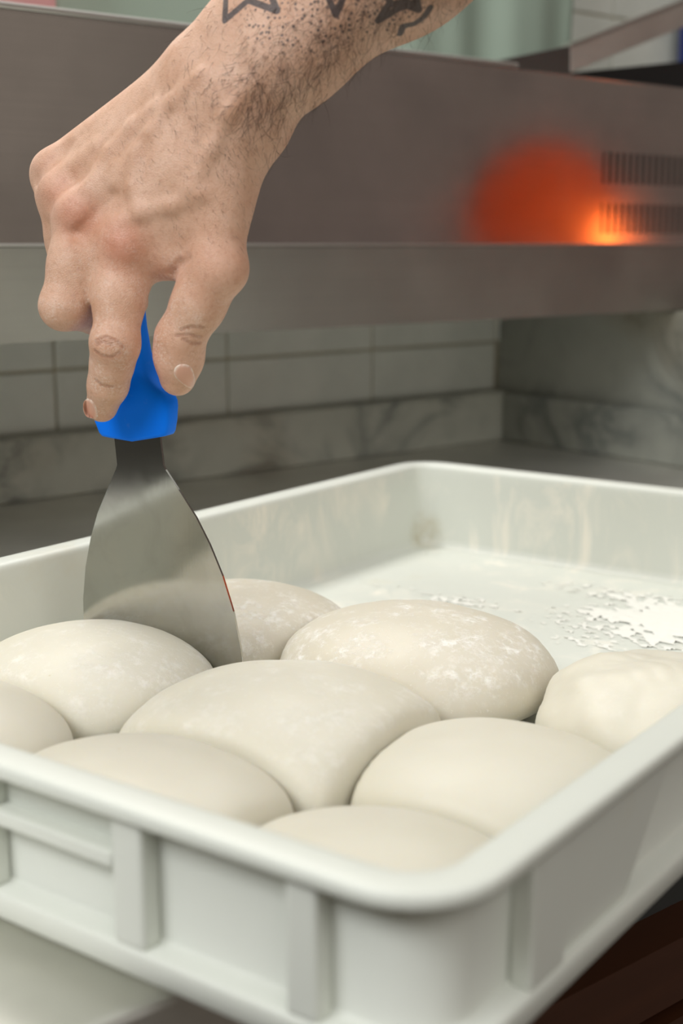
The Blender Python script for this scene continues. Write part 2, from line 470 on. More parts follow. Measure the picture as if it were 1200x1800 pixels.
under(box, prism('grip_panel', [tray_pt(sr2, .0105, zf0), tray_pt(g0, .0105, zf0), tray_pt(g1, .0105, zf1), tray_pt(sr2, .0105, zf1)], TT * .0055, M_PLASTIC, None, .0015))

# ------------------------------------------------------------------ dough pieces
FLOOR_Z = .0032 + dz
#        s     t     rx    ry   height  rot  flour
D = {
 'H': (.078, .080, .0590, .0600, .0320, 0, .0),
 'I': (.172, .086, .0570, .0590, .0370, 8, .0),
 'G': (.074, .180, .0570, .0620, .0400, 0, .0),
 'B': (.163, .181, .0715, .0710, .0450, 5, .45),
 'A': (.170, .304, .0600, .0620, .0425, 0, .55),
 'C': (.279, .190, .0640, .0720, .0460, -4, 1.0),
 'D': (.282, .304, .0580, .0600, .0405, 0, .9),
 'E': (.282, .068, .0560, .0520, .0430, 20, .15),
 'F': (.074, .298, .0570, .0590, .0410, 0, .0),
}
LBL = {
 'H': 'front smooth dough ball tucked in the nearest corner of the dough box',
 'I': 'smooth dough ball by the right rim, between the corner ball and the lumpy one',
 'G': 'smooth dough ball against the near left rim beside the corner ball',
 'B': 'large smooth dough ball in the middle, in front of the scraper tip',
 'A': 'dough ball at left in front of the scraper blade with a floury crest',
 'C': 'floury angular dough ball beyond the middle one, beside the bare box floor',
 'D': 'floury dough ball partly hidden behind the scraper blade',
 'E': 'lumpy folded dough ball at the far right against the rim',
 'F': 'dough ball cut off by the left edge of the picture above the rim',
}
def vnoise(p, s, seed=0):
    from mathutils import noise
    return noise.noise(Vector(p) * s + Vector((seed * 7.3, seed * 3.1, seed * 1.7)))
keys = list(D)
def dough(key):
    s, t, rx, ry, h, rot, flour = D[key]
    c0 = .30 * h
    nu, nv = 96, 56
    th = np.linspace(0, 2 * np.pi, nu, endpoint=False); ph = np.linspace(-np.pi / 2, np.pi / 2, nv)
    TH, PH = np.meshgrid(th, ph)
    dx, dy, dzv = np.cos(PH) * np.cos(TH), np.cos(PH) * np.sin(TH), np.sin(PH)
    an = math.radians(rot)
    ex, ey = dx * math.cos(an) + dy * math.sin(an), -dx * math.sin(an) + dy * math.cos(an)
    e = 2.05
    hz = np.where(dzv > 0, h - c0, c0 * 1.25)
    rad = ((np.abs(ex) / rx) ** e + (np.abs(ey) / ry) ** e + (np.abs(dzv) / hz) ** e) ** (-1 / e)
    cons = [rad]
    def plane(mx, my, dist, mz=0.0):
        dn = dx * mx + dy * my + dzv * mz
        cons.append(np.where(dn > 1e-3, dist / np.maximum(dn, 1e-3), 9.0))
    for k in keys:
        if k == key: continue
        s2, t2, rx2, ry2 = D[k][:4]
        vx, vy = s2 - s, t2 - t; L = math.hypot(vx, vy)
        if L > .17: continue
        vx, vy = vx / L, vy / L
        ra = 1 / math.hypot(vx / rx, vy / ry); rb = 1 / math.hypot(vx / rx2, vy / ry2)
        if ra + rb < L: continue
        plane(vx, vy, L * ra / (ra + rb) - (.0006 if {k, key} != {'A', 'D'} else (.0165 if key == 'A' else -.0125)))
    plane(-1, 0, s - .0232); plane(0, -1, t - .0232); plane(0, 1, LT - .0232 - t)
    plane(0, 0, c0 - .0002, -1)
    kk = 20.0
    R = np.sum([np.maximum(c, 1e-4) ** (-kk) for c in cons], axis=0) ** (-1 / kk)
    X, Y, Z = R * dx, R * dy, R * dzv
    sd = sum(ord(ch) for ch in key)
    pts = []
    for j in range(nv):
        for i in range(nu):
            p = (X[j, i], Y[j, i], Z[j, i])
            a = 1 + .022 * vnoise(p, 26, sd) + .008 * vnoise(p, 70, sd)
            if key == 'E':
                a *= 1 + .11 * vnoise(p, 38, 3) + .03 * abs(vnoise(p, 90, 5))
            if key == 'C':
                a *= 1 + .03 * vnoise(p, 40, 9)
            lim = 1.0 if p[2] > .2 * h else .0
            w = min(1, max(0, (p[2] + c0 * .6) / (h * .5)))
            a = 1 + (a - 1) * w * (.35 if abs(p[1]) > t - .03 and p[1] < 0 else 1)
            pts.append((p[0] * a, p[1] * a, p[2] * a if p[2] > 0 else p[2]))
    verts = pts
    faces = []
    for j in range(nv - 1):
        for i in range(nu):
            i2 = (i + 1) % nu
            if j == 0: faces.append((j * nu, (j + 1) * nu + i2, (j + 1) * nu + i)) if False else None
            faces.append((j * nu + i, j * nu + i2, (j + 1) * nu + i2, (j + 1) * nu + i))
    wv = [TS * p[0] + TT * p[1] + np.array([0, 0, p[2]]) for p in verts]
    m = mat_dough('raw_dough', flour, (205, 198, 179) if key in 'CD' else (209, 204, 186))
    o = new_mesh('dough_ball', wv, faces, m, None, True)
    bm = bmesh.new(); bm.from_mesh(o.data)
    bmesh.ops.remove_doubles(bm, verts=bm.verts[:], dist=1e-6)
    bmesh.ops.recalc_face_normals(bm, faces=bm.faces[:]); bm.to_mesh(o.data); bm.free()
    o.data.polygons.foreach_set('use_smooth', [True] * len(o.data.polygons))
    o.location = tray_pt(s, t, FLOOR_Z + c0)
    tag(o, LBL[key], 'dough', 'dough balls proving in the white box')
    return o
for k in keys: dough(k)

# loose flour on the bare floor of the box
def flour_patch():
    from mathutils import noise
    st = .0018; s0, s1, t0, t1 = .30, .575, .024, .374
    ns, nt = int((s1 - s0) / st), int((t1 - t0) / st)
    H = np.zeros((ns, nt))
    for i in range(ns):
        for j in range(nt):
            s, t = s0 + i * st, t0 + j * st
            n1 = noise.fractal(Vector((s * 26, t * 9, 1.3)), .8, 2.1, 5)
            n2 = noise.noise(Vector((s * 9, t * 9, 4.1)))
            band = math.exp(-((s - .46) / .085) ** 2) * math.exp(-((t - .13) / .12) ** 2)
            n3 = noise.noise(Vector((s * 240, t * 160, 2.0)))
            ridge = .55 * math.exp(-((s - .50 + .25 * (t - .1)) / .012) ** 2) * (1 if t < .17 else math.exp(-((t - .17) / .03) ** 2))
            H[i, j] = n1 * .5 + n2 * .30 + n3 * .62 + band * .50 + ridge - .50
    h = np.clip(H, .02, .5) * .0020
    keep = (H[:-1, :-1] > -.03) & (H[1:, 1:] > -.03)
    idx = -np.ones((ns, nt), int); v, f = [], []
    def vid(i, j):
        if idx[i, j] < 0:
            idx[i, j] = len(v); v.append(tray_pt(s0 + i * st, t0 + j * st, FLOOR_Z + h[i, j]))
        return idx[i, j]
    for i, j in zip(*np.nonzero(keep)):
        f.append((vid(i, j), vid(i + 1, j), vid(i + 1, j + 1), vid(i, j + 1)))
    m = NT('loose_flour'); m.set(Base_Color=srgb(236, 236, 228), Roughness=.95)
    m.bump(m.noise(600, 4, .7), .5, .0006)
    o = new_mesh('flour', v, f, m.m, None, True)
    tag(o, 'loose white flour dusted over the bare floor of the dough box', 'flour', None, 'stuff')
flour_patch()
# ------------------------------------------------------------------ scraper
scr = empty('dough_scraper')
tag(scr, 'steel dough scraper with bright blue plastic handle pushed between the dough balls', 'scraper')
SB, SH = P(287, 1175, .6325), P(241, 761, .632)          # axis: low on the blade, foot of the handle
ax = (SB - SH); AX_L = np.linalg.norm(ax); ax = ax / AX_L
yaw = math.radians(30)
wd = np.array([math.cos(yaw), -math.sin(yaw), 0]); wd -= ax * (wd @ ax); wd /= np.linalg.norm(wd)   # width direction, right end nearer
nrm = np.cross(wd, ax); nrm /= np.linalg.norm(nrm)
if nrm[1] > 0: nrm = -nrm                                # towards the camera
def scr_pt(w, l, t): return SH + wd * w + ax * l + nrm * t
scr.location = SB
out = [(-.006, .0138), (.0155, .0140), (.0175, .0150), (.027, .0215), (.040, .0300), (.053, .0364), (.068, .0420), (.085, .0462), (.103, .0484), (.122, .0488)]
pts = [(w, l) for l, w in out] + [(-w, l) for l, w in reversed(out)]
verts = [scr_pt(w, l, .0006) for w, l in pts] + [scr_pt(w, l, -.0006) for w, l in pts]
n = len(pts); faces = []
h = n // 2
for k, off in ((0, 0), (1, n)):
    for i in range(h - 1):
        q = (off + i, off + i + 1, off + n - 2 - i, off + n - 1 - i)
        faces.append(q if k == 0 else q[::-1])
faces += [(i, n + i, n + (i + 1) % n, (i + 1) % n) for i in range(n)]
mb = NT('scraper_steel')
sv = mb.coord((1, 1, 1))
stn = mb.noise(1.0, 3, .6, mb.coord((700, 700, 30)))
smg = mb.noise(55, 5, .6, None, .7)
mb.set(Base_Color=mb.mix(mb.ramp(smg, [(.45, 0.0), (.75, .5)]), (.46, .455, .425), (.36, .355, .33)), Metallic=1.0,
       Roughness=mb.math('MULTIPLY_ADD', smg, .10, .08))
mb.bump(stn, .03, .0003)
blade = new_mesh('blade', verts, faces, mb.m, None, False); fix_normals(blade); under(scr, blade)
mh = NT('blue_plastic')
fs = mh.math('MULTIPLY', mh.ramp(mh.noise(160, 6, .7), [(.60, 0.0), (.70, 1.0)]), mh.ramp(mh.noise(30, 3), [(.45, 0.0), (.75, .35)]))
mh.set(Base_Color=mh.mix(fs, srgb(0, 122, 255), srgb(150, 185, 235)), Roughness=.5, Specular_IOR_Level=.12)
mh.bump(mh.noise(500, 2), .05, .0004)
sec = [(.0004, .0185, .0045, .0), (.0002, .0196, .0052, .0), (-.0012, .0207, .0057, .0), (-.006, .0222, .0063, .0), (-.0125, .0232, .0069, 0), (-.0150, .0232, .0072, 0), (-.0195, .0214, .0076, 0), (-.0225, .0186, .0078, 0),
       (-.025, .0160, .0080, 0), (-.030, .0126, .0084, 0), (-.038, .0106, .0086, 0), (-.050, .0096, .0088, 0), (-.065, .0094, .0092, 0), (-.085, .0100, .0095, 0), (-.098, .0100, .0093, 0), (-.104, .0085, .0080, 0), (-.107, .0045, .0045, 0)]
hv, hf = [], []; ns_ = 56
for l, w, t, c in sec:
    for k in range(ns_):
        a = 2 * math.pi * k / ns_; ex = .40 + .35 * min(1, max(0, (-l - .012) / .03))
        cx = math.copysign(abs(math.cos(a)) ** ex, math.cos(a)) * w
        cy = math.copysign(abs(math.sin(a)) ** ex, math.sin(a)) * t
        bow = .0030 * (1 - abs(cx) / .0234) if l > -.003 else 0.0      # shallow chevron along the foot
        hv.append(scr_pt(cx, l + bow, cy))
for j in range(len(sec) - 1):
    for k in range(ns_):
        k2 = (k + 1) % ns_
        hf.append((j * ns_ + k, j * ns_ + k2, (j + 1) * ns_ + k2, (j + 1) * ns_ + k))
hf.append(tuple(range(ns_))[::-1]); hf.append(tuple(range((len(sec) - 1) * ns_, len(sec) * ns_)))
hd = new_mesh('handle', hv, hf, mh.m, None, True, 55); fix_normals(hd)
under(scr, hd)

# ------------------------------------------------------------------ hand and forearm: one continuous skin
VOX = .0010
LO = np.array([-.152, .470, .130]); HI = np.array([.200, .720, .560])
DIM = np.ceil((HI - LO) / VOX).astype(int)
FLD = np.full(DIM, .05, np.float32)
GX = [(LO[i] + VOX * np.arange(DIM[i])).astype(np.float32) for i in range(3)]
def sub(lo, hi):
    i0 = np.maximum(0, np.floor((np.array(lo) - LO) / VOX).astype(int)); i1 = np.minimum(DIM, np.ceil((np.array(hi) - LO) / VOX).astype(int) + 1)
    sl = tuple(slice(a, b) for a, b in zip(i0, i1))
    g = np.meshgrid(*[GX[i][sl[i]] for i in range(3)], indexing='ij', sparse=True)
    return sl, g
def smin(a, b, k):
    h = np.maximum(k - np.abs(a - b), 0) / k
    return np.minimum(a, b) - h * h * k * .25
def seg_dist(g, a, b, ra, rb):
    ab = b - a; L2 = float(ab @ ab) + 1e-12
    t = ((g[0] - a[0]) * ab[0] + (g[1] - a[1]) * ab[1] + (g[2] - a[2]) * ab[2]) / L2
    t = np.clip(t, 0, 1)
    d = np.sqrt((g[0] - a[0] - t * ab[0]) ** 2 + (g[1] - a[1] - t * ab[1]) ** 2 + (g[2] - a[2] - t * ab[2]) ** 2)
    return d - (ra + (rb - ra) * t)
def cone(a, b, ra, rb, k=.006, mode='add'):
    a, b = np.asarray(a, float), np.asarray(b, float)
    pad = max(ra, rb) + k + .006
    sl, g = sub(np.minimum(a, b) - pad, np.maximum(a, b) + pad)
    d = seg_dist(g, a, b, ra, rb).astype(np.float32)
    if mode == 'add': FLD[sl] = smin(FLD[sl], d, k)
    else: FLD[sl] = -smin(-FLD[sl], d, k)
def chain(pts, rs, k=.006):
    for i in range(len(pts) - 1): cone(pts[i], pts[i + 1], rs[i], rs[i + 1], k)
def ball(c, r, k=.006): cone(c, np.asarray(c) + 1e-4, r, r, k)
MMPX = .612 / F_PX          # one photograph pixel at hand distance, in metres

# joints (photograph position, distance)
IM, IPP, ID, IT = P(216, 436, .6120), P(203, 606, .5985), P(190, 676, .6085), P(179, 714, .6170)
MM, MP, MD, MT = P(146, 388, .6220), P(112, 538, .6120), P(170, 552, .6330), P(232, 530, .6480)
RM, RP, RD, RT = P(112, 342, .6370), P(126, 492, .6400), P(185, 512, .6580), P(240, 500, .6650)
LM, LP, LD, LT_ = P(98, 304, .6500), P(138, 428, .6660), P(190, 452, .6720), P(228, 450, .6680)
TC, TM, TI, TT_ = P(398, 292, .5950), P(382, 474, .5900), P(317, 594, .5985), P(312, 664, .6060)
WR = P(388, 182, .6030)
lat = (LM - IM); lat /= np.linalg.norm(lat)
C2, C3, C4, C5 = WR - lat * .0150, WR - lat * .004, WR + lat * .008, WR + lat * .0180
dors = np.cross(lat, (MM - WR)); dors /= np.linalg.norm(dors)
if dors[1] > 0: dors = -dors
# forearm: two parallel bones' worth of mass
AC = [P(392, 164, .6030), P(432, 128, .6010), P(500, 70, .5970), P(675, -92, .5850), P(880, -275, .5700), P(1010, -390, .5600)]
SEP = [.0112, .0112, .0118, .0130, .0150, .0160]
RAD = [.0186, .0180, .0205, .0275, .0330, .0350]
chain([p + lat * s for p, s in zip(AC, SEP)], RAD, .016)
chain([p - lat * s for p, s in zip(AC, SEP)], [r_ - q_ for r_, q_ in zip(RAD, (.0020, .0028, .0034, .0020, 0, 0))], .016)
# palm
for m_, c_, r0, r1 in ((IM, C2, .0122, .0150), (MM, C3, .0120, .0155), (RM, C4, .0112, .0150), (LM, C5, .0100, .0140)):
    cone(m_, c_, r0, r1, .014)
    cone(m_ - dors * .007, c_ - dors * .006, r0, r1 + .001, .012)
# first web and thumb base
cone(TC, TM, .0136, .0106, .012)
cone(P(345, 300, .6030), P(268, 425, .6120), .0150, .0108, .014)
cone(P(372, 340, .5990), P(330, 440, .6040), .0135, .0090, .014)
cone(P(258, 446, .6140), P(352, 458, .6030), .0085, .0080, .010)
# fingers
chain([IM, (IM + IPP) / 2 , IPP], [.0118, .0106, .0104], .008)
chain([IPP, (IPP + ID) / 2, ID], [.0104, .0093, .0088], .004); chain([ID, IT], [.0088, .0074], .004)
chain([MM, P(133, 462, .6160), MP], [.0118, .0113, .0107], .007); chain([MP, MD, MT], [.0104, .0092, .0078], .004)
chain([RM, (RM + RP) / 2, RP], [.0108, .0096, .0098], .006); chain([RP, RD, RT], [.0096, .0086, .0074], .004)
chain([LM, (LM + LP) / 2, LP], [.0100, .0086, .0086], .006); chain([LP, LD, LT_], [.0084, .0076, .0066], .004)
chain([TM, (TM + TI) / 2, TI], [.0108, .0106, .0104], .008)
chain([TI, (TI + TT_) / 2, TT_], [.0104, .0104, .0082], .005)
# joint bumps
ball(IPP + (dors + lat * .2) * .0035, .0072, .005)
ball(TM + np.array([.004, -.003, 0]), .0078, .007)
# extensor tendons and veins over the back of the hand
for m_, c_, r_ in ((IM, C2, .0022), (MM, C3, .0026), (RM, C4, .0024), (LM, C5, .0020)):
    d0 = dors * (.0108 if r_ > .0021 else .0098); d1 = dors * .0098
    chain([m_ + d0, m_ * .62 + c_ * .38 + d0 * 1.06, m_ * .3 + c_ * .7 + d1], [r_, r_ * .95, r_ * .7], .0045)
def on_back(u, v, Y=.59): return P(u, v, Y)
VEINS = [[(205, 395), (245, 372), (300, 362), (352, 342)], [(205, 320), (238, 268), (262, 232), (300, 180), (352, 130)], [(150, 330), (190, 268), (232, 222), (275, 185)],
         [(330, 330), (372, 262), (400, 200), (438, 150)], [(245, 372), (232, 330), (238, 290)]]
# finger folds: thin valleys beside the knuckle row
for a_, b_ in ((IM, MM), (MM, RM), (RM, LM)):
    mid = (a_ + b_) / 2
    cone(mid + dors * .0135 - (MM - WR) * -.05, mid + dors * .0155 - (MM - WR) * .22, .0026, .0008, .006, 'sub')

import openvdb as vdb
def mesh_field():
    gr = vdb.FloatGrid(background=.05)
    gr.copyFromArray(FLD)
    gr.transform = vdb.createLinearTransform(voxelSize=VOX)
    pts, tris, quads = gr.convertToPolygons(isovalue=0.0, adaptivity=0.0)
    return pts + LO, tris, quads
def raycast_px(bvh, u, v):
    d = Vector(ray(u, v)).normalized()
    loc, nor, idx, dist = bvh.ray_cast(Vector((0, 0, CAM_Z)), d)
    return None if loc is None else (np.array(loc), np.array(nor))
# first skin, to lay the veins on it
pts0, tr0, qd0 = mesh_field()
bvh0 = BVHTree.FromPolygons(pts0.tolist(), qd0.tolist() + tr0.tolist())
KN = [((214, 428), .0078), ((136, 378), .0074), ((101, 340), .0060), ((84, 290), .0060)]
KNP = []
for (ku, kv), kr in KN:
    h_ = raycast_px(bvh0, ku, kv); nn = h_[1] if h_[1][1] < 0 else -h_[1]
    KNP.append(h_[0]); ball(h_[0] - nn * (kr - .0022), kr, .008)
for vn in VEINS:
    hit = [raycast_px(bvh0, *p) for p in vn]
    hit = [h_ for h_ in hit if h_]
    for (p0, n0), (p1, n1_) in zip(hit, hit[1:]):
        cone(p0 - p0 * 0 + np.array(n0) * (-.0014 if n0[1] < 0 else .0014), p1 + np.array(n1_) * (-.0014 if n1_[1] < 0 else .0014), .0018, .0018, .005)
for fold in ([(300, 482), (316, 466), (332, 454)],):
    hit = [raycast_px(bvh0, *q_) for q_ in fold]
    hit = [h_ for h_ in hit if h_]
    for (p0, n0), (p1, n1_) in zip(hit, hit[1:]): cone(p0, p1, .0013, .0010, .003, 'sub')
pts1, tr1_, qd1 = mesh_field()
skin_bvh = BVHTree.FromPolygons(pts1.tolist(), qd1.tolist() + tr1_.tolist())
V = np.array(pts1)

def poly_dist(V, lines):
    d = np.full(len(V), .05)
    for a, b in lines:
        ab = b - a; L2 = ab @ ab + 1e-12
        t = np.clip(((V - a) @ ab) / L2, 0, 1)
        d = np.minimum(d, np.linalg.norm(V - a - t[:, None] * ab, axis=1))
    return d
def px_lines(polys):
    out = []
    for pl in polys:
        dense = []
        for (u0, v0), (u1, v1) in zip(pl, pl[1:]):
            k = max(2, int(math.hypot(u1 - u0, v1 - v0) / 6))
            dense += [(u0 + (u1 - u0) * i / k, v0 + (v1 - v0) * i / k) for i in range(k)]
        dense.append(pl[-1])
        hs = [raycast_px(skin_bvh, *p) for p in dense]
        for h0, h1 in zip(hs, hs[1:]):
            if h0 and h1 and np.linalg.norm(h0[0] - h1[0]) < .01: out.append((h0[0], h1[0]))
    return out
def star(cx, cy, R, rot, inner=.46):
    p = []
    for k in range(11):
        r = R if k % 2 == 0 else R * inner; an = math.radians(rot + 36 * k)
        p.append((cx + r * math.cos(an), cy + r * math.sin(an)))
    return p
# tattoo: star outlines and stippling (line half-width about 1.3 mm)
TAT = [star(430, -36, 80, 116), star(590, -46, 72, 90), [(686, 4), (664, 37), (698, 16), (716, 10), (736, 18), (731, -8), (752, -34), (722, -40), (706, -74), (694, -40), (664, -36), (686, 4)],
       [(756, 13), (745, 30), (728, 42), (708, 46), (703, 60)], [(690, 8), (712, 2), (726, 8)]]
tat_lines = px_lines(TAT)
# wrinkles at the finger joints, in photograph positions
WRK = [[(168, 600), (186, 592), (206, 600), (218, 612)], [(166, 616), (180, 626), (196, 628), (210, 620)], [(170, 606), (182, 600), (196, 606)],
       [(168, 668), (180, 678), (196, 680)], [(318, 580), (338, 574), (356, 576)], [(310, 590), (330, 588), (352, 592)], [(322, 596), (338, 604), (352, 603)]]
wrk_lines = px_lines(WRK)
skin = NT('tanned_skin')
d_t, d_w = skin.attr('tattoo'), skin.attr('wrinkle')
red, fin = skin.attr('red'), skin.attr('floury')
mot = skin.noise(60, 5, .6); fine = skin.noise(420, 3, .6); pores = skin.noise(1400, 2, .6)
col = skin.mix(skin.ramp(mot, [(.3, 0.0), (.72, 1.0)]), srgb(202, 158, 130), srgb(222, 184, 160))
col = skin.mix(skin.math('MULTIPLY', red, .45), col, srgb(200, 104, 78))
col = skin.mix(skin.math('MULTIPLY', skin.ramp(fine, [(.35, 1.0), (.5, 0.0)]), .16), col, srgb(150, 92, 62))
wl = skin.sstep(d_w, .0015, .0001)
col = skin.mix(skin.math('MULTIPLY', wl, .42), col, srgb(128, 70, 46))
fl1 = skin.math('MULTIPLY', skin.math('MULTIPLY', skin.ramp(skin.noise(900, 4, .75), [(.47, 0.0), (.60, 1.0)]), skin.ramp(skin.noise(110, 5, .65), [(.42, 0.0), (.60, 1.0)])), fin, clamp=True)
col = skin.mix(skin.math('MULTIPLY', fl1, .55), col, srgb(238, 226, 214))
vd_ = skin.n('ShaderNodeTexVoronoi', feature='F1'); vd_.inputs['Scale'].default_value = 430
skin.link(skin.coord(), vd_.inputs['Vector'])
dot = skin.math('MULTIPLY', skin.sstep(vd_.outputs['Distance'], .36, .22), skin.sstep(skin.attr('stipple'), .25, .6))
ink = skin.math('MAXIMUM', skin.math('MULTIPLY', skin.sstep(d_t, .0017, .0011), .88), skin.math('MULTIPLY', dot, .72))
col = skin.mix(ink, col, srgb(44, 46, 54))
skin.set(Base_Color=col, Roughness=skin.math('MULTIPLY_ADD', fl1, .3, .46), Subsurface_Weight=.18, Subsurface_Radius=(.010, .0042, .0022), Subsurface_Scale=.35)
hgt = skin.math('ADD', skin.math('MULTIPLY', fine, .5), skin.math('MULTIPLY', pores, .25))
vor = skin.n('ShaderNodeTexVoronoi', feature='DISTANCE_TO_EDGE'); vor.inputs['Scale'].default_value = 950
skin.link(skin.coord(), vor.inputs['Vector'])
hgt = skin.math('ADD', hgt, skin.math('MULTIPLY', skin.sstep(vor.outputs['Distance'], 0.0, .25), .35))
hgt = skin.math('SUBTRACT', hgt, skin.math('MULTIPLY', wl, 1.6))
skin.bump(hgt, .38, .0007)
person = new_mesh('person', V, list(map(tuple, qd1[:, ::-1])) + list(map(tuple, tr1_[:, ::-1])), skin.m, None, True)
fix_normals(person)
smo = person.modifiers.new('smooth', 'SMOOTH'); smo.factor = .5; smo.iterations = 2
tag(person, 'right hand and tattooed hairy forearm reaching down to grip the blue scraper handle', 'person')
def vattr(name, vals):
    a = person.data.attributes.new(name, 'FLOAT', 'POINT'); a.data.foreach_set('value', np.asarray(vals, np.float32))
dt = poly_dist(V, tat_lines)
vattr('tattoo', dt); vattr('wrinkle', poly_dist(V, wrk_lines))
stp = np.zeros(len(V))
for (su, sv), sr in (((462, 30), .012), ((500, 42), .013), ((540, 40), .014), ((575, 36), .012), ((620, 28), .012), ((560, 8), .012), ((520, 10), .012), ((640, 10), .010), ((700, 36), .008), ((722, 28), .008)):
    h_ = raycast_px(skin_bvh, su, sv)
    if h_: stp = np.maximum(stp, np.exp(-(np.linalg.norm(V - h_[0], axis=1) / sr) ** 2))
vattr('stipple', stp)
def blob(c, r): return np.exp(-(np.linalg.norm(V - c, axis=1) / r) ** 2)
vattr('red', np.clip(blob(KNP[0], .012) + .9 * blob(KNP[1], .011) + .6 * blob(KNP[2], .010) + .3 * blob(KNP[3], .009) + .45 * blob(TM, .016)
      + .4 * blob(IT, .012) + .7 * blob(TT_ + np.array([-.008, -.004, .006]), .011) + .35 * blob(IPP, .012) + .35 * blob(TI, .011) + .35 * blob(P(300, 485, .60), .010), 0, 1))
vattr('floury', np.clip(1.0 * blob(ID, .017) + .55 * blob(IPP, .02) + .8 * blob((TI + TM) / 2, .018) + .9 * blob(TI + np.array([-.006, 0, -.002]), .013) + .75 * blob(MP, .018) + .28 * blob(IM, .03) + .5 * blob(P(290, 480, .6), .012) + .3 * blob((IM + IPP) / 2, .02) + .6 * blob(IT, .01), 0, 1))

# fingernails
mn = NT('fingernail')
mn.set(Base_Color=mn.mix(mn.math('MULTIPLY', mn.attr('rim'), mn.ramp(mn.noise(500, 3), [(.35, .1), (.65, 1.0)])), srgb(212, 164, 142), srgb(238, 226, 212)), Roughness=.32, Subsurface_Weight=.15, Subsurface_Radius=(.006, .003, .002), Subsurface_Scale=.3)
def nail(poly):
    n = len(poly); dense = []
    for i in range(n):       # closed Catmull-Rom
        p0, p1, p2, p3 = (np.array(poly[(i + k - 1) % n], float) for k in range(4))
        for t in (0, .25, .5, .75):
            dense.append(.5 * (2 * p1 + (p2 - p0) * t + (2 * p0 - 5 * p1 + 4 * p2 - p3) * t * t + (3 * p1 - p0 - 3 * p2 + p3) * t ** 3))
    c = np.mean(dense, axis=0); v, f, rim = [], [], []; m = len(dense)
    RG = ((1.06, -.0004, 1.0), (1.0, .0003, 1.0), (.9, .00055, .5), (.76, .00065, .0), (.5, .0007, 0), (.25, .0007, 0), (.02, .0007, 0))
    for sc, off, rv in RG:
        for d in dense:
            h_ = raycast_px(skin_bvh, *(c + (d - c) * sc))
            if h_ is None: h_ = (P(*(c + (d - c) * .9), .61), np.array([0, -1., 0]))
            nn = h_[1] if h_[1][1] < 0 else -h_[1]
            v.append(h_[0] + nn * off); rim.append(rv)
    for j in range(len(RG) - 1):
        for i in range(m):
            f.append((j * m + i, j * m + (i + 1) % m, (j + 1) * m + (i + 1) % m, (j + 1) * m + i))
    f.append(tuple(range((len(RG) - 1) * m, len(RG) * m)))
    o = new_mesh('fingernail', v, f, mn.m, person, True); fix_normals(o)
    a = o.data.attributes.new('rim', 'FLOAT', 'POINT'); a.data.foreach_set('value', rim)
    s_ = o.modifiers.new('smooth', 'SMOOTH'); s_.factor = .5; s_.iterations = 2
    o['label'] = 'short pale fingernail with flour around its edge'
nail([(147, 703), (156, 701), (165, 708), (171, 722), (171, 734), (161, 737), (150, 732), (145, 718)])
nail([(308, 646), (321, 640), (335, 645), (341, 660), (342, 678), (333, 682), (318, 672), (307, 660)])

# arm hair
def hairs():
    mh_ = simple('dark_hair', srgb(58, 38, 26), .5)
    vs, fs = [], []
    def strand(p, n, d, L, r, curl):
        base = len(vs); seg = 4; pos = np.array(p) - n * .0003; dr = d / np.linalg.norm(d); side = np.cross(dr, n)
        if np.linalg.norm(side) < 1e-6: return
        side /= np.linalg.norm(side)
        for k in range(seg + 1):
            rr = r * (1 - .85 * k / seg)
            for j in range(3):
                a = 2.094 * j; vs.append(pos + (side * math.cos(a) + n * math.sin(a)) * rr)
            pos = pos + dr * L / seg
            dr = dr + side * curl * .5 - n * .10 + RNG.normal(0, .10, 3); dr /= np.linalg.norm(dr)
        for k in range(seg):
            for j in range(3):
                j2 = (j + 1) % 3
                fs.append((base + k * 3 + j, base + k * 3 + j2, base + k * 3 + 3 + j2, base + k * 3 + 3 + j))
    arm = AC[3] - AC[0]; arm /= np.linalg.norm(arm)
    def dens(u, v):
        # how hairy the skin is at a place on the arm
        t = ((np.array([u, v]) - np.array([392, 164])) @ np.array([.78, -.62]))
        s = ((np.array([u, v]) - np.array([392, 164])) @ np.array([.62, .78]))
        if t < -230: return 0, 0
        w = math.exp(-((s - 45) / 62) ** 2)
        if t > -10: return .30 + .9 * w, .0062 + .0040 * w
        return max(.15, .55 * (1 + t / 260)), .0030 + .0022 * max(0, 1 + t / 200)
    n = 0
    for _ in range(26000):
        u, v = random.uniform(130, 900), random.uniform(-190, 440)
        dn, L = dens(u, v)
        if random.random() > dn * .36: continue
        h_ = raycast_px(skin_bvh, u, v)
        if not h_: continue
        p, nn = h_
        if nn[1] > 0: nn = -nn
        if p[1] > .66 or p[0] > .2: continue
        # lie towards the little-finger side and a little along the arm
        d = lat * -.55 - arm * .75 + nn * (.45 if L > .005 else .25) + RNG.normal(0, .42, 3)
        if L < .005: d = lat * -.9 - arm * .25 + nn * .22 + RNG.normal(0, .12, 3)
        strand(p, nn, d, L * random.uniform(.6, 1.75), .000085 if L > .005 else .00007, random.uniform(-1.0, 1.0)); n += 1
    o = new_mesh('arm_hair', vs, fs, mh_, person, True)
    o['kind'] = 'stuff'; o['label'] = 'short dark hair on the forearm and back of the hand'
hairs()

